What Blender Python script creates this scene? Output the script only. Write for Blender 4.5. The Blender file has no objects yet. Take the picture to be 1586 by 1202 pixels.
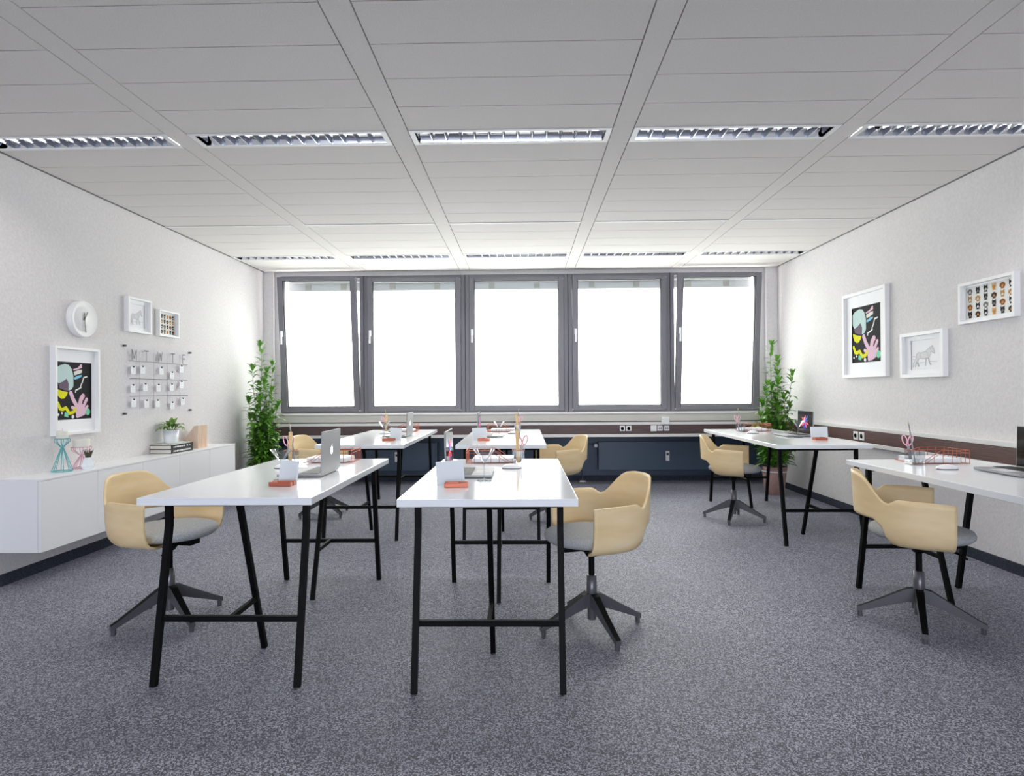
import bpy, math, random
from mathutils import Vector, Matrix, Euler

sc = bpy.context.scene
COL = sc.collection
PI = math.pi
rnd = random.Random(7)

# ------------------------------------------------------------------ materials
def lin(c):
    c = c / 255.0
    return c / 12.92 if c <= 0.04045 else ((c + 0.055) / 1.055) ** 2.4

def rgb(r, g, b):
    return (lin(r), lin(g), lin(b), 1.0)

def base_mat(name):
    m = bpy.data.materials.new(name)
    m.use_nodes = True
    nt = m.node_tree
    return m, nt, nt.nodes['Principled BSDF']

def mat(name, col, rough=0.5, metal=0.0, spec=0.5, coat=0.0):
    m, nt, p = base_mat(name)
    p.inputs['Base Color'].default_value = rgb(*col)
    p.inputs['Roughness'].default_value = rough
    p.inputs['Metallic'].default_value = metal
    p.inputs['Specular IOR Level'].default_value = spec
    p.inputs['Coat Weight'].default_value = coat
    p.inputs['Coat Roughness'].default_value = 0.05
    m.diffuse_color = rgb(*col)
    return m

def tex(nt, scale, detail=2.0, stretch=None, kind='ShaderNodeTexNoise', coord='Object'):
    tc = nt.nodes.new('ShaderNodeTexCoord')
    mp = nt.nodes.new('ShaderNodeMapping')
    if stretch:
        mp.inputs['Scale'].default_value = stretch
    nt.links.new(tc.outputs[coord], mp.inputs['Vector'])
    n = nt.nodes.new(kind)
    n.inputs['Scale'].default_value = scale
    if 'Detail' in n.inputs:
        n.inputs['Detail'].default_value = detail
    nt.links.new(mp.outputs['Vector'], n.inputs['Vector'])
    return n

def ramp(nt, src, stops):
    r = nt.nodes.new('ShaderNodeValToRGB')
    el = r.color_ramp.elements
    while len(el) < len(stops):
        el.new(0.5)
    for e, (p, c) in zip(el, stops):
        e.position = p
        e.color = rgb(*c)
    nt.links.new(src, r.inputs['Fac'])
    return r

def bump(nt, p, src, strength, dist):
    b = nt.nodes.new('ShaderNodeBump')
    b.inputs['Strength'].default_value = strength
    b.inputs['Distance'].default_value = dist
    nt.links.new(src, b.inputs['Height'])
    nt.links.new(b.outputs['Normal'], p.inputs['Normal'])

def noise_mat(name, stops, scale, rough=0.6, stretch=None, detail=3.0, bstr=0.0, bdist=0.002, spec=0.5, coord='Object'):
    m, nt, p = base_mat(name)
    n = tex(nt, scale, detail, stretch, coord=coord)
    r = ramp(nt, n.outputs['Fac'], stops)
    nt.links.new(r.outputs['Color'], p.inputs['Base Color'])
    p.inputs['Roughness'].default_value = rough
    p.inputs['Specular IOR Level'].default_value = spec
    if bstr:
        bump(nt, p, n.outputs['Fac'], bstr, bdist)
    return m

M = {}
M['wall'] = noise_mat('woodchip wallpaper', [(0.3, (219, 216, 216)), (0.7, (229, 226, 226))], 55, 0.85, None, 4, 0.55, 0.006, 0.2)
M['ceil'] = noise_mat('ceiling panel', [(0.3, (222, 218, 215)), (0.7, (232, 228, 225))], 160, 0.9, None, 3, 0.3, 0.002, 0.2)
M['joint'] = mat('ceiling joint', (236, 236, 234), 0.6)
M['void'] = mat('ceiling void', (40, 40, 42), 0.9)
M['whitepaint'] = mat('white paint', (240, 240, 240), 0.45)
M['trim'] = mat('grey white duct', (206, 203, 195), 0.4)
M['sill'] = mat('sill white', (232, 230, 228), 0.3)
M['navy'] = noise_mat('navy paint', [(0.3, (58, 76, 98)), (0.7, (64, 83, 106))], 8, 0.45)
M['radiator'] = mat('radiator paint', (68, 86, 106), 0.35)
M['frame'] = mat('anthracite frame', (118, 116, 124), 0.4)
M['framedark'] = mat('gasket', (30, 31, 34), 0.6)
M['white'] = mat('white lacquer', (242, 245, 248), 0.12, 0, 0.5)
M['cab'] = mat('white cabinet', (242, 243, 245), 0.3)
M['black'] = mat('black powder coat', (6, 6, 7), 0.55, 0, 0.12)
M['darkmetal'] = mat('dark aluminium', (104, 104, 108), 0.3, 0.5)
M['chrome'] = mat('mirror louvre', (225, 228, 232), 0.06, 1.0)
M['silver'] = mat('brushed aluminium', (160, 161, 163), 0.5, 0.35)
M['keys'] = mat('keyboard black', (28, 28, 30), 0.5)
M['copper'] = mat('copper', (182, 100, 76), 0.4, 0.4)
M['plastic'] = mat('white plastic', (238, 238, 238), 0.35)
M['paper'] = mat('paper', (246, 247, 249), 0.7)
M['card'] = mat('pale memo card', (228, 234, 240), 0.6)
M['grey'] = mat('grey print', (120, 120, 122), 0.6)
M['welldim'] = mat('socket well', (186, 184, 180), 0.5)
M['softgrey'] = mat('pencil grey', (160, 160, 162), 0.7)
M['greydark'] = mat('dark grey', (62, 62, 64), 0.5)
M['lightgrey'] = mat('light grey print', (222, 223, 225), 0.7)
M['wood_light'] = noise_mat('light wood', [(0.3, (214, 178, 122)), (0.7, (232, 200, 148))], 6, 0.5, (1, 1, 12))
M['filewood'] = noise_mat('slatted pale wood', [(0.35, (206, 178, 158)), (0.65, (228, 204, 186))], 9, 0.6, (1, 8, 0.6))
M['wenge'] = noise_mat('wenge veneer', [(0.3, (70, 52, 52)), (0.7, (98, 76, 74))], 7, 0.4, (1, 1, 24), 5)
M['wenge_side'] = noise_mat('wenge veneer side', [(0.3, (72, 46, 44)), (0.7, (104, 72, 68))], 7, 0.4, (1, 1, 24), 5)
M['birch'] = noise_mat('birch plywood', [(0.25, (230, 201, 150)), (0.5, (240, 214, 166)), (0.75, (247, 227, 188))], 3.2, 0.45, (1.2, 1.2, 5), 6)
M['felt'] = noise_mat('grey felt', [(0.3, (150, 153, 154)), (0.7, (192, 195, 196))], 220, 0.95, None, 3, 0.5, 0.002, 0.1)
M['teal'] = mat('teal wire', (104, 186, 190), 0.4)
M['pink'] = mat('pink wire', (226, 168, 190), 0.4)
M['pinkplastic'] = mat('pink plastic', (240, 180, 196), 0.35)
M['candle'] = mat('wax', (226, 224, 214), 0.6)
M['ceramic'] = mat('white ceramic', (238, 241, 246), 0.25)
M['soil'] = mat('soil', (48, 38, 30), 0.95)
M['pot'] = noise_mat('mauve terracotta', [(0.3, (142, 112, 108)), (0.7, (166, 134, 128))], 9, 0.75)
M['leaf'] = noise_mat('green leaf', [(0.3, (68, 124, 34)), (0.6, (112, 168, 60)), (0.8, (152, 200, 98))], 14, 0.4)
M['leafsmall'] = noise_mat('hosta leaf', [(0.3, (58, 96, 34)), (0.55, (96, 140, 50)), (0.75, (170, 194, 110))], 26, 0.4)
M['succulent'] = mat('succulent', (86, 84, 62), 0.6)
M['stem'] = mat('stem', (96, 140, 60), 0.6)
M['bookblack'] = mat('black book cloth', (18, 18, 20), 0.5)
M['pages'] = noise_mat('book pages', [(0.3, (206, 202, 192)), (0.7, (228, 224, 214))], 10, 0.8, (1, 1, 60))
M['bookpale'] = noise_mat('pale cover', [(0.35, (196, 198, 188)), (0.65, (222, 226, 218))], 12, 0.5)
M['screendark'] = mat('dark display', (24, 24, 25), 0.08)


# carpet
m, nt, p = base_mat('speckled carpet')
n1 = tex(nt, 250, 1.0, kind='ShaderNodeTexVoronoi')
n1b = tex(nt, 90, 2.0)
n2 = tex(nt, 1.1, 3.0)
sep = nt.nodes.new('ShaderNodeSeparateColor'); nt.links.new(n1.outputs['Color'], sep.inputs[0])
mixv = nt.nodes.new('ShaderNodeMath'); mixv.operation = 'MULTIPLY_ADD'; mixv.inputs[1].default_value = 0.75
nt.links.new(sep.outputs[0], mixv.inputs[0])
hf = nt.nodes.new('ShaderNodeMath'); hf.operation = 'MULTIPLY'; hf.inputs[1].default_value = 0.35
nt.links.new(n1b.outputs['Fac'], hf.inputs[0]); nt.links.new(hf.outputs[0], mixv.inputs[2])
r1 = ramp(nt, mixv.outputs[0], [(0.15, (15, 16, 21)), (0.45, (33, 34, 43)), (0.70, (58, 60, 73)), (0.82, (96, 98, 114)), (0.93, (190, 191, 204))])
r2 = ramp(nt, n2.outputs['Fac'], [(0.3, (218, 218, 220)), (0.7, (255, 255, 255))])
mx = nt.nodes.new('ShaderNodeMix'); mx.data_type = 'RGBA'; mx.blend_type = 'MULTIPLY'
mx.inputs['Factor'].default_value = 1.0
nt.links.new(r1.outputs['Color'], mx.inputs['A']); nt.links.new(r2.outputs['Color'], mx.inputs['B'])
nt.links.new(mx.outputs['Result'], p.inputs['Base Color'])
p.inputs['Roughness'].default_value = 0.55
p.inputs['Specular IOR Level'].default_value = 0.6
p.inputs['Sheen Weight'].default_value = 0.25
p.inputs['Sheen Tint'].default_value = rgb(214, 218, 236)
bump(nt, p, mixv.outputs[0], 0.5, 0.004)
M['carpet'] = m
M['carpetdark'] = noise_mat('carpet skirting', [(0.35, (28, 34, 46)), (0.6, (52, 58, 72)), (0.75, (86, 90, 104))], 150, 0.9)

def glass_pane(name, tint=(255, 255, 255), gloss=0.06, top=0.7):
    m = bpy.data.materials.new(name); m.use_nodes = True
    nt = m.node_tree; nt.nodes.clear()
    out = nt.nodes.new('ShaderNodeOutputMaterial')
    tr = nt.nodes.new('ShaderNodeBsdfTransparent'); tr.inputs['Color'].default_value = rgb(*tint)
    gl = nt.nodes.new('ShaderNodeBsdfGlossy'); gl.inputs['Roughness'].default_value = 0.02
    fr = nt.nodes.new('ShaderNodeLayerWeight'); fr.inputs['Blend'].default_value = 0.25
    mr = nt.nodes.new('ShaderNodeMapRange')
    mr.inputs['To Min'].default_value = gloss; mr.inputs['To Max'].default_value = top
    nt.links.new(fr.outputs['Fresnel'], mr.inputs['Value'])
    ms = nt.nodes.new('ShaderNodeMixShader')
    nt.links.new(mr.outputs['Result'], ms.inputs['Fac'])
    nt.links.new(tr.outputs[0], ms.inputs[1]); nt.links.new(gl.outputs[0], ms.inputs[2])
    nt.links.new(ms.outputs[0], out.inputs['Surface'])
    return m
M['pane'] = glass_pane('window glass', (244, 250, 248), 0.03, 0.5)
M['acrylic'] = glass_pane('clear acrylic', (254, 254, 255), 0.0, 0.0)
M['drink'] = glass_pane('clear glassware', (240, 243, 246), 0.06, 0.8)
M['cupglass'] = glass_pane('clear cup', (248, 249, 250), 0.02, 0.25)
# outside sun screen: open weave, lets most of the daylight straight through
m = bpy.data.materials.new('screen fabric'); m.use_nodes = True
nt = m.node_tree; nt.nodes.clear()
out = nt.nodes.new('ShaderNodeOutputMaterial')
tr = nt.nodes.new('ShaderNodeBsdfTransparent'); tr.inputs['Color'].default_value = (0.92, 0.92, 0.91, 1)
tl = nt.nodes.new('ShaderNodeBsdfTranslucent'); tl.inputs['Color'].default_value = (0.9, 0.9, 0.88, 1)
ms = nt.nodes.new('ShaderNodeMixShader')
wv = tex(nt, 260, 1.0)
mr = nt.nodes.new('ShaderNodeMapRange'); mr.inputs['To Min'].default_value = 0.25; mr.inputs['To Max'].default_value = 0.55
nt.links.new(wv.outputs['Fac'], mr.inputs['Value']); nt.links.new(mr.outputs['Result'], ms.inputs['Fac'])
nt.links.new(tr.outputs[0], ms.inputs[1]); nt.links.new(tl.outputs[0], ms.inputs[2])
nt.links.new(ms.outputs[0], out.inputs['Surface'])
M['fabric'] = m

def emis(name, col, s):
    m, nt, p = base_mat(name)
    p.inputs['Base Color'].default_value = rgb(*col)
    p.inputs['Emission Color'].default_value = rgb(*col)
    p.inputs['Emission Strength'].default_value = s
    return m
M['tubeglow'] = emis('added tube glow', (250, 248, 244), 2.5)  # glow added to the tubes so the louvre cells look brighter
M['emblem'] = emis('lit emblem', (250, 250, 250), 1.2)
for k, c in dict(red=(236, 52, 40), blue=(40, 84, 220), cyan=(110, 190, 250), rose=(240, 60, 80), navy2=(30, 40, 120)).items():
    M['px_' + k] = emis('pixel ' + k, c, 0.7)
for k, c in dict(ink=(38, 37, 40), mint=(198, 222, 220), plum=(112, 98, 116), lemon=(232, 228, 40), blush=(234, 196, 214),
                 cream=(232, 230, 222), sky=(140, 206, 232), green=(136, 216, 180), snow=(240, 240, 236),
                 tan=(196, 150, 92), orange=(222, 164, 96), brown=(150, 92, 44), choc=(70, 52, 44), coal=(40, 42, 48),
                 fog=(130, 128, 126)).items():
    M['p_' + k] = mat('print ' + k, c, 0.75, 0, 0.2)

# ------------------------------------------------------------------ mesh builder
class MB:
    def __init__(s):
        s.v = []; s.f = []; s.m = []; s.sm = []
    def add(s, vs, fs, mi=0, smooth=False):
        o = len(s.v)
        s.v += [tuple(v) for v in vs]
        for f in fs:
            s.f.append(tuple(i + o for i in f)); s.m.append(mi); s.sm.append(smooth)
        return s
    def box(s, x0, x1, y0, y1, z0, z1, mi=0):
        v = [(x0, y0, z0), (x1, y0, z0), (x1, y1, z0), (x0, y1, z0), (x0, y0, z1), (x1, y0, z1), (x1, y1, z1), (x0, y1, z1)]
        return s.add(v, [(0, 3, 2, 1), (4, 5, 6, 7), (0, 1, 5, 4), (1, 2, 6, 5), (2, 3, 7, 6), (3, 0, 4, 7)], mi)
    def bar(s, a, b, w, h=None, mi=0, up=(0, 0, 1), w2=None, h2=None):
        a = Vector(a); b = Vector(b); h = h or w; w2 = w2 or w; h2 = h2 or h
        d = (b - a).normalized(); u = Vector(up)
        if abs(d.dot(u)) > 0.98:
            u = Vector((0, 1, 0))
        r = d.cross(u).normalized(); u = r.cross(d)
        v = []
        for c, ww, hh in ((a, w, h), (b, w2, h2)):
            for i, j in ((-1, -1), (1, -1), (1, 1), (-1, 1)):
                v.append(c + r * (i * ww / 2) + u * (j * hh / 2))
        return s.add(v, [(3, 2, 1, 0), (4, 5, 6, 7), (0, 1, 5, 4), (1, 2, 6, 5), (2, 3, 7, 6), (3, 0, 4, 7)], mi)
    def tube(s, pts, r, n=8, mi=0, closed=False, caps=True):
        pts = [Vector(p) for p in pts]; k = len(pts)
        rs = r if isinstance(r, (list, tuple)) else [r] * k
        rings = []; prev = None
        for i, p in enumerate(pts):
            if closed:
                d = (pts[(i + 1) % k] - pts[i - 1])
            else:
                d = pts[min(i + 1, k - 1)] - pts[max(i - 1, 0)]
            d = d.normalized()
            if prev is None:
                u = Vector((0, 0, 1)) if abs(d.z) < 0.9 else Vector((1, 0, 0))
            else:
                u = prev
            a = d.cross(u).normalized(); u = a.cross(d).normalized(); prev = u
            rings.append([p + (a * math.cos(2 * PI * j / n) + u * math.sin(2 * PI * j / n)) * rs[i] for j in range(n)])
        v = [q for g in rings for q in g]; f = []
        for i in range(k if closed else k - 1):
            i2 = (i + 1) % k
            for j in range(n):
                f.append((i * n + j, i * n + (j + 1) % n, i2 * n + (j + 1) % n, i2 * n + j))
        s.add(v, f, mi, True)
        if caps and not closed:
            s.add(rings[0], [tuple(range(n))[::-1]], mi); s.add(rings[-1], [tuple(range(n))], mi)
        return s
    def lathe(s, prof, n=24, mi=0, at=(0, 0, 0), axis='z', smooth=True, cap0=True, cap1=True):
        v = []
        for r, z in prof:
            for j in range(n):
                a = 2 * PI * j / n
                p = (r * math.cos(a), r * math.sin(a), z)
                if axis == 'x': p = (p[2], p[0], p[1])
                if axis == 'y': p = (p[1], p[2], p[0])
                v.append((p[0] + at[0], p[1] + at[1], p[2] + at[2]))
        f = []
        for i in range(len(prof) - 1):
            for j in range(n):
                f.append((i * n + j, i * n + (j + 1) % n, (i + 1) * n + (j + 1) % n, (i + 1) * n + j))
        s.add(v, f, mi, smooth)
        k = len(prof) - 1
        if cap0 and prof[0][0] > 1e-5: s.add(v[:n], [tuple(range(n))[::-1]], mi)
        if cap1 and prof[k][0] > 1e-5: s.add(v[k * n:], [tuple(range(n))], mi)
        return s
    def prism(s, poly, h, place=None, mi=0):
        """poly: 2-D outline in local (a,b), extruded h along local c; place(a,b,c) -> xyz"""
        place = place or (lambda a, b, c: (a, b, c)); n = len(poly)
        v = [place(a, b, 0) for a, b in poly] + [place(a, b, h) for a, b in poly]
        f = [tuple(range(n))[::-1], tuple(range(n, 2 * n))] + [(i, (i + 1) % n, (i + 1) % n + n, i + n) for i in range(n)]
        return s.add(v, f, mi)
    def flat(s, poly, place, mi=0):
        return s.add([place(a, b) for a, b in poly], [tuple(range(len(poly)))], mi)
    def build(s, name, mats, parent=None, bevel=0.0, solid=0.0, subd=0, seg=2):
        me = bpy.data.meshes.new(name)
        me.from_pydata(s.v, [], s.f)
        if not isinstance(mats, (list, tuple)): mats = [mats]
        for q in mats: me.materials.append(q)
        me.polygons.foreach_set('material_index', s.m)
        me.polygons.foreach_set('use_smooth', s.sm)
        me.update()
        o = bpy.data.objects.new(name, me); COL.objects.link(o)
        if parent is not None: o.parent = parent
        if solid:
            md = o.modifiers.new('thickness', 'SOLIDIFY'); md.thickness = solid; md.offset = 0
        if subd:
            md = o.modifiers.new('smooth', 'SUBSURF'); md.levels = subd; md.render_levels = subd
        if bevel:
            md = o.modifiers.new('edge', 'BEVEL'); md.width = bevel; md.segments = seg; md.limit_method = 'ANGLE'
        return o

def tag(o, label, cat, group=None, kind=None):
    if label: o['label'] = label
    if cat: o['category'] = cat
    if group: o['group'] = group
    if kind: o['kind'] = kind
    return o

def empty(name, loc=(0, 0, 0), rz=0.0):
    o = bpy.data.objects.new(name, None); COL.objects.link(o)
    o.empty_display_size = 0.1
    o.location = loc; o.rotation_euler = (0, 0, rz)
    return o

def structure(o, label=None):
    o['kind'] = 'structure'
    if label: o['label'] = label
    return o

def children(o, allobs):
    return [c for c in allobs if c.parent == o]

def copy_tree(o, parent=None):
    c = o.copy(); COL.objects.link(c)
    if parent is not None: c.parent = parent
    for ch in list(o.children):
        copy_tree(ch, c)
    return c

# ------------------------------------------------------------------ room shell
XL, XR, YB, YR, ZC = -3.13, 3.03, 7.27, -6.6, 2.60
YN = 7.63           # back of the radiator niche
b = MB(); b.box(XL - .3, XR + .3, YR - .3, YN + .2, -0.1, 0.0)
structure(b.build('floor', M['carpet']), 'dark blue grey speckled carpet floor')
b = MB(); b.box(XL - .2, XL, YR, YN + .2, 0, 2.9)
structure(b.build('wall_left', M['wall']), 'white woodchip wall on the left')
b = MB(); b.box(XR, XR + .2, YR, YN + .2, 0, 2.9)
structure(b.build('wall_right', M['wall']), 'white woodchip wall on the right')
# unseen rear wall; wide opening added to bring fill light onto the desk fronts
b = MB()
b.box(XL, XR, YR - .2, YR, 0, 0.35); b.box(XL, XR, YR - .2, YR, 2.5, 2.9)
b.box(XL, XL + .25, YR - .2, YR, 0.35, 2.5); b.box(XR - .25, XR, YR - .2, YR, 0.35, 2.5)
structure(b.build('wall_rear', M['wall']))
# back wall: piers left and right of the windows, lintel above, niche below
WX0, WX1, WZ0, WZ1 = -2.955, 2.835, 0.882, 2.556
b = MB()
b.box(XL, WX0, YB, YB + .14, WZ0 - .02, 2.9); b.box(WX1, XR, YB, YB + .14, WZ0 - .02, 2.9)
b.box(WX0, WX1, YB, YB + .14, WZ1, 2.9)
b.box(XL, XL + .115, YB - .06, YB, WZ0, 2.9)
b.box(XR - .13, XR, YB - .06, YB, WZ0, 2.9)
structure(b.build('wall_back', M['wall']), 'white wall around the window band')
b = MB(); b.box(XL, XR, YN, YN + .15, 0, 0.60)
structure(b.build('wall_niche', M['navy']), 'dark blue radiator niche below the windows')
b = MB(); b.box(XL, XR, YR - .3, YN + .2, 2.66, 2.9)
structure(b.build('ceiling_slab', M['void']))
b = MB(); b.box(XL, XL + .015, YR, YN, 0, 0.068); structure(b.build('baseboard_left', M['carpetdark']))
b = MB(); b.box(XR - .015, XR, YR, YN, 0, 0.068); structure(b.build('baseboard_right', M['carpetdark']))
b = MB(); b.box(XL + .02, XR - .02, YN - .015, YN, 0, 0.068); structure(b.build('baseboard_back', M['carpetdark']))

# suspended ceiling: long metal strips towards the windows, panels between them
b = MB()
G = 0.006
strips = [(-2.0, -1.882), (-0.755, -0.634), (0.506, 0.622), (1.768, 1.886)]
cols = [(XL + .012, -2.0), (-1.882, -0.755), (-0.634, 0.506), (0.622, 1.768), (1.886, XR - .012)]
L1, L2 = (3.33, 3.52), (6.36, 6.55)
rows = []
y = L1[0]
while y > YR:
    rows.append((y - .278, y)); y -= .278
y = L1[1]
for k in range(6):
    rows.append((y, y + .276)); y += .276
rows.append((y + .032, y + .032 + .276)); y0 = y; y += .032 + .276
while y + .2 < L2[0]:
    y2 = min(y + .276, L2[0])
    if L2[0] - y2 < .1: y2 = L2[0]
    rows.append((y, y2)); y = y2
rows += [(L2[1], L2[1] + .276), (L2[1] + .276, L2[1] + .552), (L2[1] + .552, 7.19)]
for x0, x1 in strips:
    for (a, c) in ((YR, 0.31), (0.31, L1[0] - .07), (L1[0] - .07, L2[0] - .03), (L2[0] - .03, 7.19)):
        b.box(x0 + G / 2, x1 - G / 2, a + .0008, c - .0008, ZC, ZC + .02)
for x0, x1 in cols:
    for a, c in rows:
        b.box(x0 + G / 2, x1 - G / 2, a + .003, c - .003, ZC, ZC + .02)
for x0, x1 in cols:
    b.box(x0 + G / 2, x1 - G / 2, y0 + .003, y0 + .030, ZC - .006, ZC + .012, 1)
structure(b.build('ceiling', [M['ceil'], M['joint']]), 'suspended ceiling of grey white panels')
b = MB(); b.box(XL, XL + .012, YR, 7.19, ZC - .004, ZC + .03); structure(b.build('shadow_gap_left', M['grey']))  # grey strip stands in for the shadow gap along the left wall
b = MB(); b.box(XR - .012, XR, YR, 7.19, ZC - .004, ZC + .03); structure(b.build('shadow_gap_right', M['grey']))  # painted shadow gap again, right wall

# ------------------------------------------------------------------ louvre lights
FILL_POWER = 3.8
colname = ['leftmost', 'second from left', 'middle', 'second from right', 'rightmost']
for ri, (ya, yb) in enumerate((L1, L2)):
    for ci, (x0, x1) in enumerate(cols):
        x0e, x1e = x0, x1
        if ci == 0: x0e = -3.118
        if ci == 4: x1e = 3.018
        t = empty('ceiling_light', ((x0e + x1e) / 2, (ya + yb) / 2, ZC))
        tag(t, '%s recessed louvre light in the %s row of ceiling lights' % (colname[ci], ('near', 'far')[ri]), 'ceiling light',
            'recessed louvre lights in the %s row' % ('near', 'far')[ri])
        w = (x1e - x0e) / 2 - .004; d = (yb - ya) / 2 - .003
        f = MB()
        f.box(-w, w, -d, -d + .02, -.004, .02); f.box(-w, w, d - .02, d, -.004, .02)
        f.box(-w, -w + .03, -d + .02, d - .02, -.004, .02); f.box(w - .03, w, -d + .02, d - .02, -.004, .02)
        f.build('light_frame', M['whitepaint'], t)
        r = MB(); di = d - .02; wi = w - .03
        prof = [(-di, 0.0), (-di * .92, .025), (-di * .7, .045), (-di * .35, .052), (0, .03), (di * .35, .052), (di * .7, .045), (di * .92, .025), (di, 0.0)]
        v = [(sx * wi, yy, zz + .002) for sx in (-1, 1) for yy, zz in prof]; n = len(prof)
        r.add(v, [(i, i + 1, n + i + 1, n + i) for i in range(n - 1)], 0, True)
        r.box(-wi - .004, -wi, -di, di, 0, .055); r.box(wi, wi + .004, -di, di, 0, .055)
        r.build('reflector', M['chrome'], t)
        l = MB(); nb = 13
        for k in range(1, nb):
            xx = -wi + 2 * wi * k / nb
            vv = []
            for yy in (-di, 0, di):
                top = .04 if yy else .026
                vv += [(xx - .002, yy, .001), (xx + .002, yy, .001), (xx + .011, yy, top), (xx - .011, yy, top)]
            ff = []
            for q in range(2):
                o = q * 4
                ff += [(o, o + 4, o + 5, o + 1), (o + 1, o + 5, o + 6, o + 2), (o + 2, o + 6, o + 7, o + 3), (o + 3, o + 7, o + 4, o)]
            l.add(vv, ff, 0, False)
        l.build('louvre', M['chrome'], t)
        la = bpy.data.lights.new('louvre_fill', 'AREA'); la.shape = 'RECTANGLE'; la.size = 2 * wi - .04; la.size_y = 2 * di - .03  # fill light added in each louvre to brighten desks and floor
        la.size = min(la.size, .80) if ci in (0, 4) else la.size; la.energy = FILL_POWER * la.size * ((1.0, 1.0)[ri] if ci not in (0, 4) else (.9, .4)[ri]); la.color = (1.0, .983, .97); la.spread = math.radians(130)
        lo = bpy.data.objects.new('louvre_fill', la); COL.objects.link(lo); lo.parent = t; lo.location = ({0: .20, 4: -.20}.get(ci, 0), 0, .0005)
        for sy in (-1, 1):
            tb = MB(); tb.tube([(-wi + .03, sy * di * .5, .046), (wi - .03, sy * di * .5, .046)], .006, 8); tb.build('fluorescent_tube', M['tubeglow'], t)

# ------------------------------------------------------------------ windows
edges = [WX0, -1.933, -.700, .545, 1.773, WX1]
tilts = [.165, .02, .0, .02, .165]
for i in range(5):
    x0, x1 = edges[i], edges[i + 1]
    t = empty('window_%d' % (i + 1), ((x0 + x1) / 2, YB, WZ0)); t['kind'] = 'structure'
    t['label'] = '%s of five tall anthracite framed windows' % colname[i]
    w = (x1 - x0) / 2; H = WZ1 - WZ0
    fl = .05 if i else .03; fr = .05 if i < 4 else .03
    f = MB()
    f.box(-w, -w + fl, 0.0, .09, 0, H); f.box(w - fr, w, 0.0, .09, 0, H)
    f.box(-w + fl, w - fr, 0.0, .09, 0, .03); f.box(-w + fl, w - fr, 0.0, .09, H - .03, H)
    for sx, q in ((-1, fl), (1, fr)):
        if (i > 0 and sx < 0) or (i < 4 and sx > 0):
            f.box(sx * w - .004, sx * w + .004, -.008, 0, 0, H)
    f.build('window_frame', M['frame'], t, bevel=.003)
    s = empty('sash', (0, -.012, .032)); s.parent = t
    # the sash leans into the room from its bottom hinge
    s.rotation_euler = (math.atan2(tilts[i], 1.6), 0, 0)
    a0, a1 = -w + fl + .002, w - fr - .002; h = H - .064; pw = .062
    g = MB()
    g.box(a0, a0 + pw, -.012, .055, 0, h); g.box(a1 - pw, a1, -.012, .055, 0, h)
    g.box(a0 + pw, a1 - pw, -.012, .055, 0, pw * .8); g.box(a0 + pw, a1 - pw, -.012, .055, h - pw * .72, h)
    sf = g.build('sash_frame', M['frame'], s, bevel=.004)
    k = MB()
    e0, e1, z0, z1 = a0 + pw, a1 - pw, pw * .8, h - pw * .72; gw = .007
    k.box(e0, e0 + gw, .0, .03, z0, z1); k.box(e1 - gw, e1, .0, .03, z0, z1); k.box(e0, e1, .0, .03, z0, z0 + gw); k.box(e0, e1, .0, .03, z1 - gw, z1)
    k.build('gasket', M['framedark'], s)
    pn = MB(); pn.add([(e0, .02, z0), (e1, .02, z0), (e1, .02, z1), (e0, .02, z1)], [(0, 1, 2, 3)]); pn.build('pane', M['pane'], s)
    hx = a0 + pw * .55
    hd = MB()
    hd.box(hx - .014, hx + .014, -.026, -.012, h * .56, h * .605)
    hd.bar((hx, -.035, h * .6), (hx, -.045, h * .505), .02, .014)
    hd.bar((hx, -.02, h * .585), (hx, -.045, h * .585), .014)
    hd.build('window_handle', M['plastic'], s, bevel=.002)
    st = MB()
    xs = a1 - .004
    st.bar((xs, -.01, h - .02), (xs + .006, .02, h - .14), .012, .012); st.build('window_stay', M['silver'], s)

# outside sun screens
for i in range(5):
    x0, x1 = edges[i] + .06, edges[i + 1] - .06
    if i == 0: x0 = edges[0] + .07
    t = empty('sun_screen', ((x0 + x1) / 2, 7.52, 0))
    tag(t, 'white outside sun screen hanging behind the %s window' % colname[i], 'sun screen', 'outside sun screens behind the windows')
    w = (x1 - x0) / 2
    q = MB(); q.box(-w - .05, w + .05, -.04, .05, 2.405, 2.64); q.box(-w - .05, w + .05, -.05, -.04, 2.405, 2.43); q.build('head_box', M['whitepaint'], t)
    q = MB(); q.tube([(-w, -.065, 2.515), (w, -.065, 2.515)], .016, 10); q.build('guide_rail', M['whitepaint'], t)
    for sx in (-.55, .45):
        q = MB(); q.box(sx * w - .035, sx * w + .035, -.055, -.04, 2.42, 2.49); q.build('bracket', M['trim'], t)
    q = MB()
    nx = 2
    q.add([(-w - .02, 0, .78), (w + .02, 0, .78), (w + .02, 0, 2.41), (-w - .02, 0, 2.41)], [(0, 1, 2, 3)])
    q.build('screen_fabric', M['fabric'], t)

# window sill and cable duct along the back wall
YD = 7.15
b = MB(); b.box(XL, XR, YD, YB, .862, .884); structure(b.build('trim_3', M['sill'], bevel=.004), 'white window sill')
b = MB(); b.box(XL, XR, YD + .006, YB, .778, .861); structure(b.build('trim_4', M['trim']), 'pale grey duct cover under the sill')
b = MB(); b.box(XL, XR, YD + .03, YB, .765, .778); structure(b.build('trim_5', M['framedark']))
b = MB(); b.box(XL, XR, YD, YB, .732, .765); structure(b.build('trim_6', M['sill'], bevel=.003))
b = MB(); b.box(XL, XR, YD + .004, YB, .624, .731); structure(b.build('trim_7', M['wenge']), 'dark brown wood duct panel under the windows')
b = MB(); b.box(XL, XR, YD, YN, .588, .623); structure(b.build('trim_8', M['sill'], bevel=.003))
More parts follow.
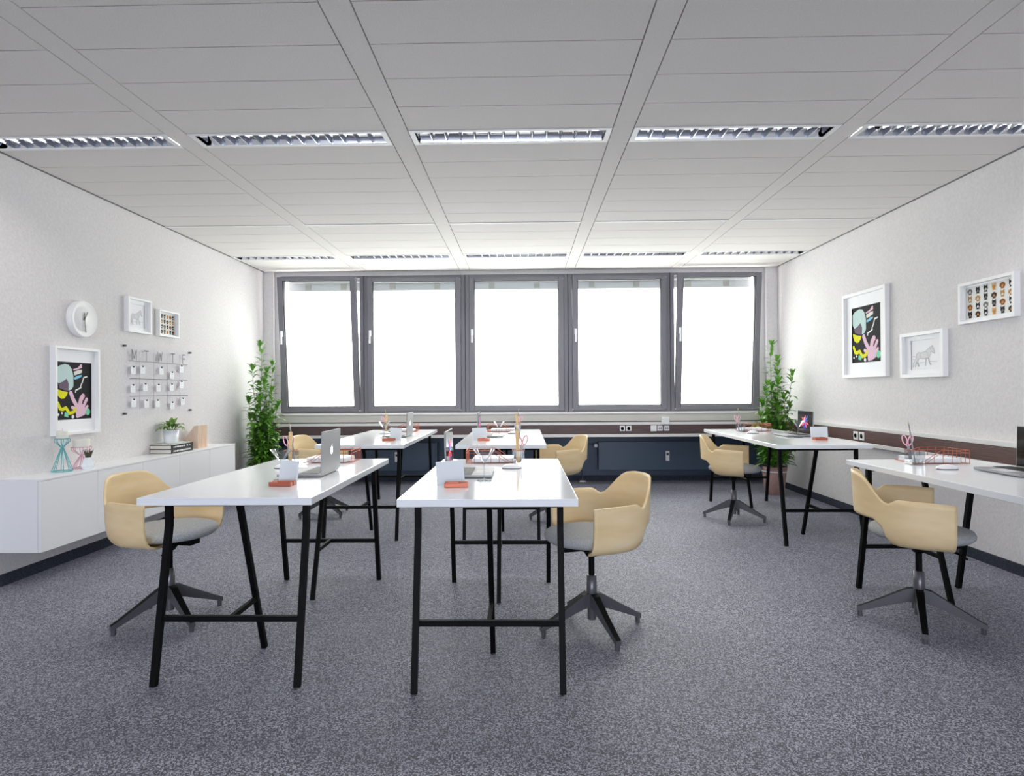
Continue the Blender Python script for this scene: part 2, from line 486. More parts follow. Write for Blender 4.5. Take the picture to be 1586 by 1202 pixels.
# duct along the right wall
XD = 2.98
b = MB(); b.box(XD, XR, YR, YD - .01, .779, .812); structure(b.build('trim_9', M['sill'], bevel=.003))
b = MB(); b.box(XD + .004, XR, YR, YD - .01, .674, .778); structure(b.build('shadow_gap_left0', M['wenge_side']), 'dark brown wood duct panel along the right wall')
b = MB(); b.box(XD, XR, YR, YD - .01, .640, .673); structure(b.build('shadow_gap_left1', M['sill'], bevel=.003))

# sockets: back duct
def socket(x, z, w, kind, label):
    t = empty('wall_socket' if kind == 'power' else ('data_socket' if kind == 'data' else 'blank_cover'), (x, YD + .004, z))
    tag(t, label, 'socket' if kind != 'blank' else 'cover plate')
    q = MB(); q.box(-w / 2, w / 2, -.009, 0, -w / 2, w / 2); q.build('face_plate', M['plastic'], t, bevel=.003)
    if kind == 'power':
        q = MB(); q.lathe([(.020, -.0095), (.018, -.012), (.020, -.0095)], 20, 0, axis='y'); q.build('socket_well', M['welldim'], t)
        q = MB()
        for s in (-1, 1): q.lathe([(.003, -.0135), (.003, -.0125)], 8, 0, (s * .008, 0, 0), 'y')
        q.build('pin_hole', M['black'], t)
    if kind == 'data':
        for s in (-1, 1):
            q = MB(); q.box(s * .011 - .008, s * .011 + .008, -.011, -.008, -.008, .006); q.build('port', M['greydark'], t)
socket(1.171, .690, .062, 'power', 'left socket of the pair on the brown panel under the windows')
socket(1.245, .690, .062, 'power', 'right socket of the pair on the brown panel under the windows')
socket(1.540, .690, .072, 'blank', 'blank white cover plate on the brown panel under the windows')
socket(1.617, .690, .062, 'data', 'left data socket beside the blank plate under the windows')
socket(1.693, .690, .062, 'data', 'right data socket beside the blank plate under the windows')
q = MB(); q.box(1.63, 1.72, YD - .03, YD, .735, .825)
tag(q.build('junction_box', M['plastic'], bevel=.005), 'square white junction box on the duct under the windows', 'junction box')
for k, (y, lab) in enumerate(((5.45, 'far'), (5.355, 'near'))):
    t = empty('wall_socket', (XD + .004, y, .725))
    tag(t, '%s socket of the pair on the brown panel of the right wall' % lab, 'socket')
    q = MB(); q.box(-.009, 0, -.036, .036, -.036, .036); q.build('face_plate', M['plastic'], t, bevel=.003)
    q = MB(); q.lathe([(.021, -.0095), (.019, -.012), (.021, -.0095)], 20, 0, axis='x'); q.build('socket_well', M['welldim'], t)

# radiators in the niche
for nm, x0, x1, lab in (('l', -2.42, -1.083, 'left dark blue panel radiator in the niche under the windows'),
                        ('r', .93, 2.30, 'right dark blue panel radiator in the niche under the windows')):
    t = empty('radiator', ((x0 + x1) / 2, 7.55, 0)); tag(t, lab, 'radiator')
    w = (x1 - x0) / 2
    q = MB(); q.box(-w, w, -.05, -.035, .152, .50); q.box(-w, w, .035, .05, .152, .50)
    q.box(-w, w, -.035, .035, .488, .494); q.box(-w, -w + .004, -.035, .035, .152, .5); q.box(w - .004, w, -.035, .035, .152, .5)
    q.build('panel', M['radiator'], t, bevel=.004)
    for sx in (-.7, .7):
        q = MB(); q.box(sx * w - .02, sx * w + .02, .05, .076, .2, .45); q.build('bracket', M['radiator'], t)
    sx = -1
    q = MB(); q.tube([(-w - .195, -.0, .0), (-w - .195, .0, .46), (-w - .19, 0, .468), (-w - .18, 0, .47), (-w + .01, 0, .47)], .009, 8); q.build('supply_pipe', M['radiator'], t)
    q = MB(); q.lathe([(.018, -.07), (.024, -.06), (.025, -.03), (.02, -.015), (.012, 0)], 20, 0, (-w - .035, 0, .455), 'y'); q.build('valve_knob', M['plastic'], t)
    q = MB(); q.lathe([(.045, .001), (.043, .010), (.02, .014), (.011, .016)], 24, 0, (-w - .195, 0, 0)); q.build('floor_rosette', M['plastic'], t)
    q = MB(); q.box(.165 - .024, .165 + .024, -.075, -.05, .265, .388); hm = q.build('heat_meter', M['plastic'], t, bevel=.006)
    q = MB(); q.box(.165 - .013, .165 + .013, -.077, -.074, .335, .362); q.build('meter_display', M['greydark'], hm)

# ------------------------------------------------------------------ desks
def make_desk(Ln, Wd=.69):
    """local: x 0..Wd, y 0..Ln, chair side at x = 0"""
    t = empty('desk')
    q = MB(); q.box(0, Wd, 0, Ln, .708, .738); q.build('tabletop', M['white'], t, bevel=.0025)
    for end, sg in ((0.0, 1), (Ln, -1)):
        yt = end + sg * .115
        r = MB(); r.bar((.05, yt, .697), (Wd - .05, yt, .697), .024, .022)
        tr = r.build('trestle', M['black'], t)
        for x in (.062, Wd - .062):
            l = MB(); l.bar((x, yt, .69), (x, yt, .60), .024, .024, up=(0, 1, 0))
            l.bar((x, yt, .606), (x, end + sg * .006, 0), .024, .024, up=(0, 1, 0))
            l.build('leg', M['black'], tr)
        xm = Wd / 2
        l = MB(); l.bar((xm, yt + sg * .018, .69), (xm, end + sg * .365, 0), .022, .022, up=(0, 1, 0)); l.build('leg', M['black'], tr)
        yc = yt + (end + sg * .006 - yt) * (.606 - .25) / .606
        c = MB(); c.bar((.062, yc, .25), (Wd - .062, yc, .25), .018, .022); c.build('crossbar', M['black'], tr)
        ym = yt + sg * .018 + (end + sg * .365 - yt - sg * .018) * (.69 - .25) / .69
        c = MB(); c.bar((xm, yc, .25), (xm, ym, .25), .016, .020); c.build('brace', M['black'], tr)
    return t

LN, LF = 1.34, 1.79
# name, x of the chair-side edge, sign of the desk direction, y of the front edge, length, words
DESKS = dict(
    T1=dict(x=-1.517, s=1, y=2.325, L=LN, w='front left desk'),
    T2=dict(x=.205, s=-1, y=2.277, L=LN, w='front middle desk'),
    T6=dict(x=1.862, s=1, y=2.17, L=LN, w='front right desk'),
    T3=dict(x=-1.61, s=1, y=4.60, L=LF, w='back left desk'),
    T4=dict(x=.172, s=-1, y=4.545, L=LF, w='back middle desk'),
    T5=dict(x=1.85, s=1, y=4.42, L=LF, w='back right desk'))
desk_near = make_desk(LN); desk_far = make_desk(LF)
made = {LN: False, LF: False}
for k, D in DESKS.items():
    src = desk_near if D['L'] == LN else desk_far
    o = copy_tree(src) if made[D['L']] else src
    made[D['L']] = True
    x = D['x'] if D['s'] > 0 else D['x'] - .69
    o.location = (x, D['y'], 0)
    tag(o, 'glossy white desk on black trestles, the ' + D['w'], 'desk', 'white trestle desks')

def at(D, u, v, z=.738):
    return (D['x'] + D['s'] * u, D['y'] + v, z)

def vmap(D, v_near, v_far):
    return v_near if D['L'] == LN else v_far

# ------------------------------------------------------------------ swivel chair (faces +y)
def interp(tab, s, ease=True):
    for (a, va), (b_, vb) in zip(tab, tab[1:]):
        if a <= s <= b_:
            q = (s - a) / (b_ - a); q = q * q * (3 - 2 * q) if ease else q
            return va + (vb - va) * q
    return tab[-1][1]

def make_chair():
    t = empty('swivel_chair')
    # shell: a bent plywood band, arms rising from under the seat and meeting in the back
    R, ARM = .262, .105
    half = PI * R / 2 + ARM
    ztop = [(0, .740), (.15, .738), (.22, .732), (.28, .716), (.34, .686), (.41, .644), (.46, .619), (.495, .612), (.53, .620), (.57, .636), (.8, .634), (1.0, .629)]
    prof = [(.07, .402), (.14, .404), (.195, .412), (.238, .428), (.258, .458), (.265, .50), (.267, .55), (.268, .63), (.270, .75)]
    cum = [0]
    for (a, z), (c, w) in zip(prof, prof[1:]):
        cum.append(cum[-1] + math.hypot(c - a, w - z))
    def P(d):
        for i in range(len(prof) - 1):
            if d <= cum[i + 1]:
                q = (d - cum[i]) / (cum[i + 1] - cum[i])
                return (prof[i][0] + (prof[i + 1][0] - prof[i][0]) * q, prof[i][1] + (prof[i + 1][1] - prof[i][1]) * q)
        return prof[-1]
    def dz(z):   # profile distance at a height
        for i in range(len(prof) - 1):
            if z <= prof[i + 1][1] and z > prof[i][1] - 1e-6:
                q = (z - prof[i][1]) / (prof[i + 1][1] - prof[i][1])
                return cum[i] + q * (cum[i + 1] - cum[i])
        return cum[-1]
    dback = dz(.535)
    N, K = 72, 16
    q = MB(); v = []
    for i in range(N + 1):
        s = -1 + 2 * i / N; a = abs(s)
        d0 = interp([(0, 1.0), (.36, .99), (.44, .90), (.50, .58), (.56, .22), (.63, 0), (1, 0)], a) * dback
        d1 = dz(interp(ztop, a, False))
        L = a * half
        for j in range(K + 1):
            d = d0 + (d1 - d0) * j / K
            r, z = P(d)
            if L <= PI * R / 2:
                ph = L / R
                x, yy = r * math.sin(ph), -r * math.cos(ph)
            else:
                x, yy = r, L - PI * R / 2
                if r < .2:          # the lip under the seat narrows towards the hub
                    yy *= (r / .2)
            # back leans outwards a touch
            lean = max(0, z - .5) * .04 * max(0, math.cos(min(L / R, PI / 2)))
            v.append(((-x if s < 0 else x), yy - lean, z))
    f = []
    for i in range(N):
        for j in range(K):
            o = i * (K + 1) + j
            f.append((o, o + K + 1, o + K + 2, o + 1))
    q.add(v, f, 0, True)
    q.build('shell', M['birch'], t, solid=.011)
    # seat cushion
    q = MB(); q.lathe([(.02, .424), (.16, .424), (.198, .430), (.213, .444), (.215, .456), (.208, .470), (.18, .478), (.09, .482), (.0, .483)], 40)
    q.v = [(x, yy * 1.02 + .008, z) for x, yy, z in q.v]
    q.build('seat_cushion', M['felt'], t)
    q = MB(); q.lathe([(.024, .352), (.04, .376), (.09, .392), (.10, .398), (.10, .424)], 24); q.box(-.035, .035, -.02, .15, .388, .424); q.build('mechanism', M['black'], t)
    q = MB(); q.tube([(.02, .07, .390), (.15, .13, .394), (.21, .15, .388)], .005, 8); q.build('lever', M['black'], t)
    q = MB(); q.tube([(0, 0, .20), (0, 0, .36)], .0145, 16); q.build('gas_column', M['black'], t)
    st = empty('star_base', (0, 0, 0)); st.parent = t
    q = MB(); q.lathe([(.021, .05), (.021, .12), (.024, .17), (.025, .178), (.024, .26), (.019, .262)], 20); q.build('column_sleeve', M['darkmetal'], st)
    for k in range(4):
        a = k * PI / 2
        d = Vector((math.cos(a), math.sin(a), 0)); n = Vector((-d.y, d.x, 0))
        v = []
        secs = [(.010, .178, .112, .016), (.05, .170, .106, .017), (.14, .115, .072, .015), (.235, .060, .034, .013), (.264, .046, .024, .012)]
        for r, zt, zb, w in secs:
            for sx, zz in ((-1, zb), (1, zb), (1, zt), (-1, zt)):
                c = d * r + n * (sx * w); v.append((c.x, c.y, zz))
        f = [(3, 2, 1, 0)]
        for i in range(len(secs) - 1):
            o = i * 4
            f += [(o, o + 1, o + 5, o + 4), (o + 1, o + 2, o + 6, o + 5), (o + 3, o, o + 4, o + 7)]
        o = (len(secs) - 1) * 4; f.append((o, o + 1, o + 2, o + 3))
        l = MB(); l.add(v, f); l.add(v, [(i * 4 + 2, i * 4 + 3, i * 4 + 7, i * 4 + 6) for i in range(len(secs) - 1)], 1)
        # drop foot
        e = d * .250
        l.lathe([(.011, 0), (.012, .03)], 12, 0, (e.x, e.y, 0))
        l.build('base_leg', [M['darkmetal'], M['black']], st)
    return t

chair = make_chair()
def face(dx, dy): return math.atan2(dy, dx) - PI / 2
CH = [('T1', (-1.80, 3.02), face(.97, -.20), 52), ('T2', (.322, 2.90), face(-.95, -.30), 20), ('T6', (1.915, 2.96), face(.90, -.42), -28),
      ('T3', (-1.87, 5.60), face(.97, -.20), 52), ('T4', (.294, 5.43), face(-.95, -.30), 20), ('T5', (1.846, 5.33), face(.90, -.42), -28)]
for i, (k, xy, rz, ba) in enumerate(CH):
    o = chair if i == 0 else copy_tree(chair)
    o.location = (xy[0], xy[1], 0); o.rotation_euler = (0, 0, rz)
    for c in o.children:
        if c.name.startswith('star_base'):
            c.rotation_euler = (0, 0, math.radians(ba) - rz)
    side = 'left' if DESKS[k]['s'] > 0 else 'right'
    tag(o, 'birch plywood swivel chair with grey seat at the %s side of the %s' % (side, DESKS[k]['w']), 'chair', 'birch shell swivel chairs at the desks')

# ------------------------------------------------------------------ desk things (all built with u towards the far side = +x)
def flatten_mirror(o):
    o.scale = (-1, 1, 1)

def pixel_flower(q, place, R, mats0):
    # bright pinwheel of petals on the display
    fr = random.Random(5)
    for k in range(11):
        a = -2.2 + k * .56; L = R * fr.uniform(.7, 1.05); w = .20
        p = [(0, 0), (L * .55 * math.cos(a - w), L * .55 * math.sin(a - w)), (L * math.cos(a), L * math.sin(a)), (L * .6 * math.cos(a + w), L * .6 * math.sin(a + w))]
        q.flat(p, place(k * .00004), mats0 + (k * 2 + (1 if k > 5 else 0)) % 5)

def make_laptop():
    """hinge at x=0, base towards -x, width along y centred"""
    t = empty('laptop'); W2 = .142
    q = MB(); q.box(-.215, 0, -W2, W2, .003, .015); bs = q.build('base', M['silver'], t, bevel=.003)
    q = MB(); q.box(-.118, -.022, -W2 + .018, W2 - .018, .0145, .0158)
    for i in range(5):
        for j in range(13):
            y = -W2 + .022 + j * .0206; x = -.116 + i * .0188
            q.box(x, x + .0165, y, y + .018, .0158, .0168)
    q.build('keyboard', M['keys'], bs)
    q = MB(); q.box(-.205, -.130, -.05, .05, .0148, .0155); q.build('trackpad', M['lightgrey'], bs)
    lid = empty('screen_lid', (0, 0, .014)); lid.parent = t
    lid.rotation_euler = (0, math.radians(1.5), 0)
    q = MB(); q.box(-.003, .004, -W2, W2, 0, .205); q.build('lid_shell', M['silver'], lid, bevel=.002)
    q = MB(); q.box(-.0042, -.0028, -W2 + .004, W2 - .004, .006, .201, 0)
    pixel_flower(q, lambda e: (lambda a, b: (-.0045 - e, a - .0, .105 + b)), .075, 1)
    q.build('display', [M['screendark'], M['px_red'], M['px_rose'], M['px_blue'], M['px_cyan'], M['px_navy2']], lid)
    # glowing fruit-shaped emblem
    q = MB(); pts = []
    for k in range(28):
        a = 2 * PI * k / 28; r = .019 * (1 - .10 * math.cos(2 * a) * .3)
        y, z = r * math.cos(a), r * 1.05 * math.sin(a) - .002 * abs(math.cos(a))
        dd = math.hypot(y - .022, z - .002)
        if dd < .009:
            y -= (.009 - dd)
        pts.append((y, z))
    q.flat(pts, lambda a, b: (.0046, a, .105 + b))
    q.flat([(0, .022), (.004, .024), (.009, .031), (.004, .029)], lambda a, b: (.0046, a, .105 + b))
    q.build('emblem', M['emblem'], lid)
    return t

def make_glass():
    t = empty('cocktail_glass')
    q = MB(); q.lathe([(.034, .001), (.034, .003), (.012, .006), (.004, .009)], 28); q.build('foot', M['drink'], t)
    q = MB(); q.tube([(0, 0, .006), (0, 0, .085)], [.0035, .0028], 10); q.build('stem', M['drink'], t)
    q = MB(); q.lathe([(.004, .084), (.014, .095), (.048, .143)], 32, cap0=False, cap1=False); q.build('bowl', M['drink'], t)
    return t

def make_mouse():
    t = empty('computer_mouse')
    q = MB(); n = 16; v = []
    prof = []
    for i in range(9):
        f = -1 + 2 * i / 8
        for j in range(n + 1):
            a = PI * j / n
            w = .029 * math.sqrt(max(0, 1 - abs(f) ** 3.2)); h = .021 * (1 - .55 * f * f) * math.sqrt(max(0, 1 - abs(f) ** 5))
            v.append((f * .055, -w * math.cos(a), .004 + h * math.sin(a) ** .7 if math.sin(a) > 0 else .004))
    f_ = []
    for i in range(8):
        for j in range(n):
            o = i * (n + 1) + j; f_.append((o, o + n + 1, o + n + 2, o + 1))
    q.add(v, f_, 0, True); q.build('mouse_shell', M['plastic'], t)
    q = MB(); q.prism([(.052 * math.cos(a) * (1), .027 * math.sin(a)) for a in [2 * PI * k / 24 for k in range(24)]], .006); q.build('mouse_base', M['greydark'], t)
    return t

def make_holder():
    """copper block holding a card: card faces the chair corner"""
    t = empty('card_stand')
    q = MB()
    q.prism([(-.05, -.026), (.05, -.026), (.05, -.006), (-.05, -.006)], .018)
    q.prism([(-.05, .004), (.05, .004), (.05, .026), (-.05, .026)], .020)
    q.prism([(-.05, -.006), (.05, -.006), (.05, .004), (-.05, .004)], .004)
    q.prism([(-.01, -.026), (.05, -.026), (.05, -.016), (-.01, -.016)], .008, lambda a, b, c: (a, b, .018 + c * (1 if a < 0 else .3)))
    q.build('copper_block', M['copper'], t, bevel=.001)
    return t

def make_card():
    t = MB()
    lean = .012
    v = [(-.068, 0, .0), (.068, 0, .0), (.068, lean, .100), (-.068, lean, .100)]
    v2 = [(x, y + .008, z) for x, y, z in v]
    t.add(v + v2, [(0, 1, 2, 3), (7, 6, 5, 4), (0, 4, 5, 1), (1, 5, 6, 2), (2, 6, 7, 3), (3, 7, 4, 0)])
    return t.build('memo_card', M['card'], None, bevel=.001)

def make_tray():
    """low end at -x, tall end at +x; footprint .28 x .20"""
    t = empty('letter_tray'); X, Y = .14, .098; r = .0016
    def top(x):
        q = (x + X) / (2 * X)
        q = min(1, max(0, (q - .02) / .5)); q = q * q * (3 - 2 * q)
        return .006 + .068 * q
    q = MB(); q.tube([(-X, -Y, .004), (X, -Y, .004), (X, Y, .004), (-X, Y, .004)], r, 6, closed=True)
    for k in range(1, 5):
        yy = -Y + 2 * Y * k / 5; q.tube([(-X, yy, .004), (X, yy, .004)], r * .8, 6)
    q.build('base_wire', M['copper'], t)
    for sy in (-1, 1):
        q = MB()
        q.tube([(-X + 2 * X * k / 24, sy * Y, top(-X + 2 * X * k / 24)) for k in range(25)], r, 6)
        q.tube([(-X + 2 * X * k / 24, sy * Y, max(.005, top(-X + 2 * X * k / 24) - .016)) for k in range(4, 25)], r * .8, 6)
        for k in range(1, 7):
            x = -X + 2 * X * k / 6
            q.tube([(x, sy * Y, .004), (x, sy * Y, top(x))], r * .9, 6)
        q.build('side_wire', M['copper'], t)
    q = MB(); q.tube([(X, -Y, top(X)), (X, Y, top(X))], r, 6); q.tube([(X, -Y, top(X) - .016), (X, Y, top(X) - .016)], r * .8, 6)
    for k in range(1, 6):
        yy = -Y + 2 * Y * k / 6; q.tube([(X, yy, .004), (X, yy, top(X))], r * .9, 6)
    q.build('end_wire', M['copper'], t)
    return t

def make_paper():
    q = MB()
    for k in range(6):
        j = .0015 * ((k * 37) % 5 - 2)
        q.box(-.125 + j, .105 + j, -.085 - j * .5, .085 - j * .5, .0065 + k * .0038, .0065 + (k + 1) * .0038 - .0006)
    return q.build('paper_stack', M['paper'])

def make_cup():
    t = empty('pen_holder')
    q = MB(); a, h = .033, .078
    q.box(-a, a, -a, a, 0, .006)
    for sx in (-1, 1):
        q.box(sx * a - .0015, sx * a + .0015, -a, a, .006, h); q.box(-a, a, sx * a - .0015, sx * a + .0015, .006, h)
    q.build('cup_wall', M['cupglass'], t)
    q = MB(); q.tube([(-a, -a, h), (a, -a, h), (a, a, h), (-a, a, h)], .0018, 6, closed=True); q.build('cup_rim', M['copper'], t)
    return t

def make_ruler():
    q = MB(); q.bar((0, 0, .007), (0.004, -.012, .185), .020, .006, up=(0, 1, 0))
    return q.build('wooden_ruler', M['wood_light'], None, bevel=.001)

def make_scissors():
    t = empty('scissors')
    q = MB(); q.bar((.0, .0, .008), (-.012, .006, .10), .009, .003, up=(0, 1, 0)); q.bar((.006, .003, .008), (-.004, .009, .10), .009, .003, up=(0, 1, 0)); q.build('blade', M['silver'], t)
    for sx, c in ((-1, (-.026, .008, .130)), (1, (.006, .010, .128))):
        q = MB(); pts = []
        for k in range(16):
            a = 2 * PI * k / 16
            pts.append((c[0] + .012 * math.cos(a) + .006 * sx * math.sin(a), c[1], c[2] + .026 * math.sin(a)))
        q.tube(pts, .0034, 8, closed=True)
        q.tube([(-.010 + .004 * sx, .008, .098), (c[0] * .6 - .004, c[1], c[2] - .024)], .004, 8)
        q.build('finger_loop', M['pinkplastic'], t)
    return t

def make_pencil():
    t = empty('pencil')
    q = MB(); q.tube([(0, 0, .008), (-.03, .004, .215)], .0034, 6); q.build('shaft', M['silver'], t)
    q = MB(); q.tube([(-.03, .004, .215), (-.0325, .0043, .232)], [.0034, .0006], 6); q.build('tip', M['wood_light'], t)
    return t

P = dict(laptop=make_laptop(), glass=make_glass(), mouse=make_mouse(), stand=make_holder(), card=make_card(),
         tray=make_tray(), paper=make_paper(), cup=make_cup(), ruler=make_ruler(), scissors=make_scissors(), pencil=make_pencil())
used = {k: False for k in P}
def put(kind, D, u, v, label, cat, group, rz=0.0, z=.738, mirror=True):
    o = P[kind] if not used[kind] else copy_tree(P[kind])
    used[kind] = True
    o.location = at(D, u, v, z)
    if D['s'] < 0:
        o.scale = (-1, 1, 1) if mirror else (1, 1, 1)
        rz = -rz
    o.rotation_euler = (0, 0, rz)
    tag(o, label, cat, group)
    return o

for k, D in DESKS.items():
    w = D['w']
    lu = .57 if k in ('T1', 'T3', 'T4', 'T2') else .60
    put('laptop', D, lu if k not in ('T1',) else .545, vmap(D, .68 if k != 'T6' else .74, .86), 'open silver laptop standing on the ' + w, 'laptop', 'laptops on the desks')
    put('mouse', D, .27 if k != 'T1' else .22, vmap(D, .90, 1.18), 'white computer mouse lying on the ' + w, 'mouse', 'computer mice on the desks')
    put('tray', D, .39, vmap(D, 1.20, 1.50), 'copper wire letter tray on the ' + w, 'letter tray', 'copper letter trays on the desks')
    put('paper', D, .39, vmap(D, 1.20, 1.50), 'stack of white paper in the letter tray on the ' + w, 'paper', 'paper stacks in the trays')
    cu, cv = (.235, vmap(D, 1.10, 1.40)) if k != 'T1' else (.19, 1.08)
    put('cup', D, cu, cv, 'clear pen holder with copper rim on the ' + w, 'pen holder', 'pen holders on the desks')
    put('scissors', D, cu - .012, cv + .012, 'pink handled scissors in the pen holder on the ' + w, 'scissors', 'scissors in the pen holders')
    put('pencil', D, cu + .016, cv + .018, 'slim silver pencil in the pen holder on the ' + w, 'pencil', 'pencils in the pen holders')
    if k not in ('T5', 'T6'):
        put('ruler', D, cu + .0, cv - .012, 'wooden ruler upright in the pen holder on the ' + w, 'ruler', 'wooden rulers in the pen holders', rz=.25)
    if k != 'T6':
        put('glass', D, .385 if k != 'T5' else .45, vmap(D, .46, .66), 'empty wide cocktail glass on the ' + w, 'glass', 'cocktail glasses on the desks')
        cx, cy, rz = (.455, vmap(D, .375, .47), -.62)
        sx_ = {'T1': .0, 'T2': .04, 'T3': .03, 'T4': .045, 'T5': .0}[k]
        kx_ = {'T1': -.045, 'T2': .035, 'T3': .03, 'T4': .045, 'T5': .0}[k]
        if k == 'T5': cx, cy, rz = .515, .50, .0
        put('stand', D, cx + sx_, cy - .075, 'copper card stand on the near end of the ' + w, 'card stand', 'copper card stands on the desks', rz=rz * .12, mirror=True)
        put('card', D, cx + kx_ + .035, cy + .0, 'pale grey memo card propped behind the copper stand on the ' + w, 'card', 'memo cards on the desks', rz=rz)

# ------------------------------------------------------------------ wall cabinet on the left
CX, CZ0, CZ1 = -2.88, .200, .638
CY0, CY1 = 3.53, 5.95
for i in range(5):
    n = ('nearest', 'second nearest', 'middle', 'second farthest', 'farthest')[i]
    a = CY0 + (CY1 - CY0) * i / 5; c = CY0 + (CY1 - CY0) * (i + 1) / 5
    t = empty('wall_cabinet', (XL, (a + c) / 2, CZ0)); tag(t, '%s white unit of the wall hung cabinet row on the left' % n, 'cabinet', 'white wall hung cabinet units')
    h = (c - a) / 2; D_ = CX - XL
    q = MB(); q.box(0, D_ - .018, -h, h, 0, CZ1 - CZ0 - .012); q.build('carcass', M['cab'], t)
    q = MB(); q.box(D_ - .017, D_, -h + .0015, h - .0015, .0, CZ1 - CZ0 - .014); q.build('door', M['cab'], t, bevel=.001)
q = MB(); q.box(XL, CX + .002, CY0 - .002, CY1, CZ1 - .012, CZ1); tag(q.build('cabinet_top', M['cab'], bevel=.001), 'long white top board over the wall hung cabinet units', 'top board')

def wire_stand(name, loc, h, waist, rb, rt, m, n=8):
    t = empty(name, loc); r = .0024
    q = MB(); q.tube([(rb * math.cos(2 * PI * k / n), rb * math.sin(2 * PI * k / n), .004) for k in range(n)], r * 1.3, 6, closed=True); q.build('base_ring', m, t)
    q = MB(); q.tube([(rt * math.cos(2 * PI * k / 16), rt * math.sin(2 * PI * k / 16), h) for k in range(16)], r, 6, closed=True); q.build('top_ring', m, t)
    for k in range(n):
        a = 2 * PI * k / n
        q = MB(); q.tube([(rb * math.cos(a), rb * math.sin(a), .004), (.006 * math.cos(a), .006 * math.sin(a), waist), (rt * .95 * math.cos(a), rt * .95 * math.sin(a), h - .02), (rt * math.cos(a), rt * math.sin(a), h)], r, 6)
        q.build('wire', m, t)
    return t
def candle(loc, r, h, lab):
    t = empty('pillar_candle', loc); tag(t, lab, 'candle', None)
    q = MB(); q.lathe([(r, 0), (r, h - .003), (r - .003, h), (.0, h - .002)], 28); q.build('wax', M['candle'], t)
    q = MB(); q.tube([(0, 0, h - .003), (.001, 0, h + .016)], .0013, 6); q.build('wick', M['lightgrey'], t)
def plate(q, r, z):
    q.lathe([(r, z), (r, z + .002)], 24)
tag(wire_stand('candle_holder', (-3.02, 3.88, CZ1), .215, .158, .058, .043, M['teal']), 'tall teal wire candle holder on the white cabinet', 'candle holder')
candle((-3.02, 3.88, CZ1 + .218), .032, .048, 'pale candle on the tall teal wire holder')
tag(wire_stand('candle_holder', (-3.02, 4.05, CZ1), .145, .088, .055, .058, M['pink']), 'short pink wire candle holder behind the faceted white planter', 'candle holder')
candle((-3.02, 4.05, CZ1 + .148), .050, .050, 'wide pale candle on the short pink wire holder')
t = empty('faceted_planter', (-2.945, 4.01, CZ1)); tag(t, 'small faceted white planter with a succulent on the cabinet', 'planter')
q = MB(); q.lathe([(.030, 0), (.042, .022), (.020, .078), (.016, .076), (.0, .06)], 6, smooth=False); q.build('pot', M['ceramic'], t)
q = MB()
for k in range(9):
    a = k * 2.4; rr = .012 + .003 * (k % 3)
    q.tube([(.008 * math.cos(a), .008 * math.sin(a), .066), (rr * math.cos(a), rr * math.sin(a), .10), (1.9 * rr * math.cos(a), 1.9 * rr * math.sin(a), .124 + .006 * (k % 3))], [.005, .0055, .0006], 6)
q.build('succulent_leaves', M['succulent'], t)

# books, plant, magazine file
def book(z, h, dx, dy, x0, cover, label, marks):
    t = empty('book', ((x0 - .02 + dx / 2), 5.135, z)); tag(t, label, 'book', None)
    w = .092; L = .165 + dy
    q = MB(); q.box(-w, w, -L, L, 0, .003); q.box(-w, w, -L, L, h - .003, h); q.box(w - .004, w, -L, L, .003, h - .003); q.build('cover', cover, t)
    q = MB(); q.box(-w + .003, w - .004, -L + .003, L - .003, .003, h - .003); q.build('page_block', M['pages'], t)
    if marks:
        br = random.Random(int(z * 1000)); q = MB(); y = -L + .03
        while y < L - .05:
            ww = br.uniform(.006, .02)
            if br.random() < .85: q.box(w, w + .0006, y, y + ww, h * .32, h * .68)
            y += ww + .006
        q.build('spine_lettering', M['lightgrey'], t)
book(CZ1, .036, 0, 0, -3.015, M['bookblack'], 'black spined thick book at the bottom of the stack on the cabinet', True)
book(CZ1 + .036, .034, 0, .0, -3.015, M['bookblack'], 'black spined book in the middle of the stack on the cabinet', True)
book(CZ1 + .070, .010, -.02, -.02, -3.015, M['bookpale'], 'thin pale booklet topmost on the stack under the potted plant', False)
t = empty('potted_plant', (-3.04, 5.13, CZ1 + .080)); tag(t, 'small broad leaved plant in a white pot on the stacked books', 'plant')
q = MB(); q.lathe([(.050, 0), (.056, .01), (.061, .110), (.056, .110), (.054, .098), (.0, .098)], 32); q.build('pot', M['ceramic'], t)
q = MB(); q.lathe([(.0, .100), (.053, .0995)], 24, cap1=False); q.build('soil', M['soil'], t)
def leaf(q, base, dirv, L, W, droop, fold=.25, n=5, mi=0):
    base = Vector(base); d = Vector(dirv).normalized()
    side = d.cross(Vector((0, 0, 1)))
    side = side.normalized() if side.length > 1e-3 else Vector((1, 0, 0))
    v = []; p = base.copy(); dd = d.copy()
    for i in range(n + 1):
        f = i / n
        w = W * math.sin(PI * (f ** .8)) * .5 + (.0006 if i else .0004)
        up = side.cross(dd).normalized()
        v += [p - side * w + up * w * fold, p.copy(), p + side * w + up * w * fold]
        p += dd * (L / n); dd = (dd + Vector((0, 0, -droop / n))).normalized()
    fs = []
    for i in range(n):
        o = i * 3; fs += [(o, o + 1, o + 4, o + 3), (o + 1, o + 2, o + 5, o + 4)]
    q.add(v, fs, mi, True)
q = MB(); s_ = MB(); pr = random.Random(11)
for k in range(24):
    a = k * 2.399 + pr.uniform(-.2, .2); el = pr.uniform(.35, 1.25); L0 = pr.uniform(.03, .06)
    d = Vector((math.cos(a) * math.cos(el), math.sin(a) * math.cos(el), math.sin(el)))
    st0 = Vector((.01 * math.cos(a), .01 * math.sin(a), .098)); e = st0 + d * L0
    s_.tube([st0, e], .0016, 5)
    leaf(q, e, d, pr.uniform(.07, .10), pr.uniform(.03, .042), pr.uniform(1.4, 2.3), .2, 6)
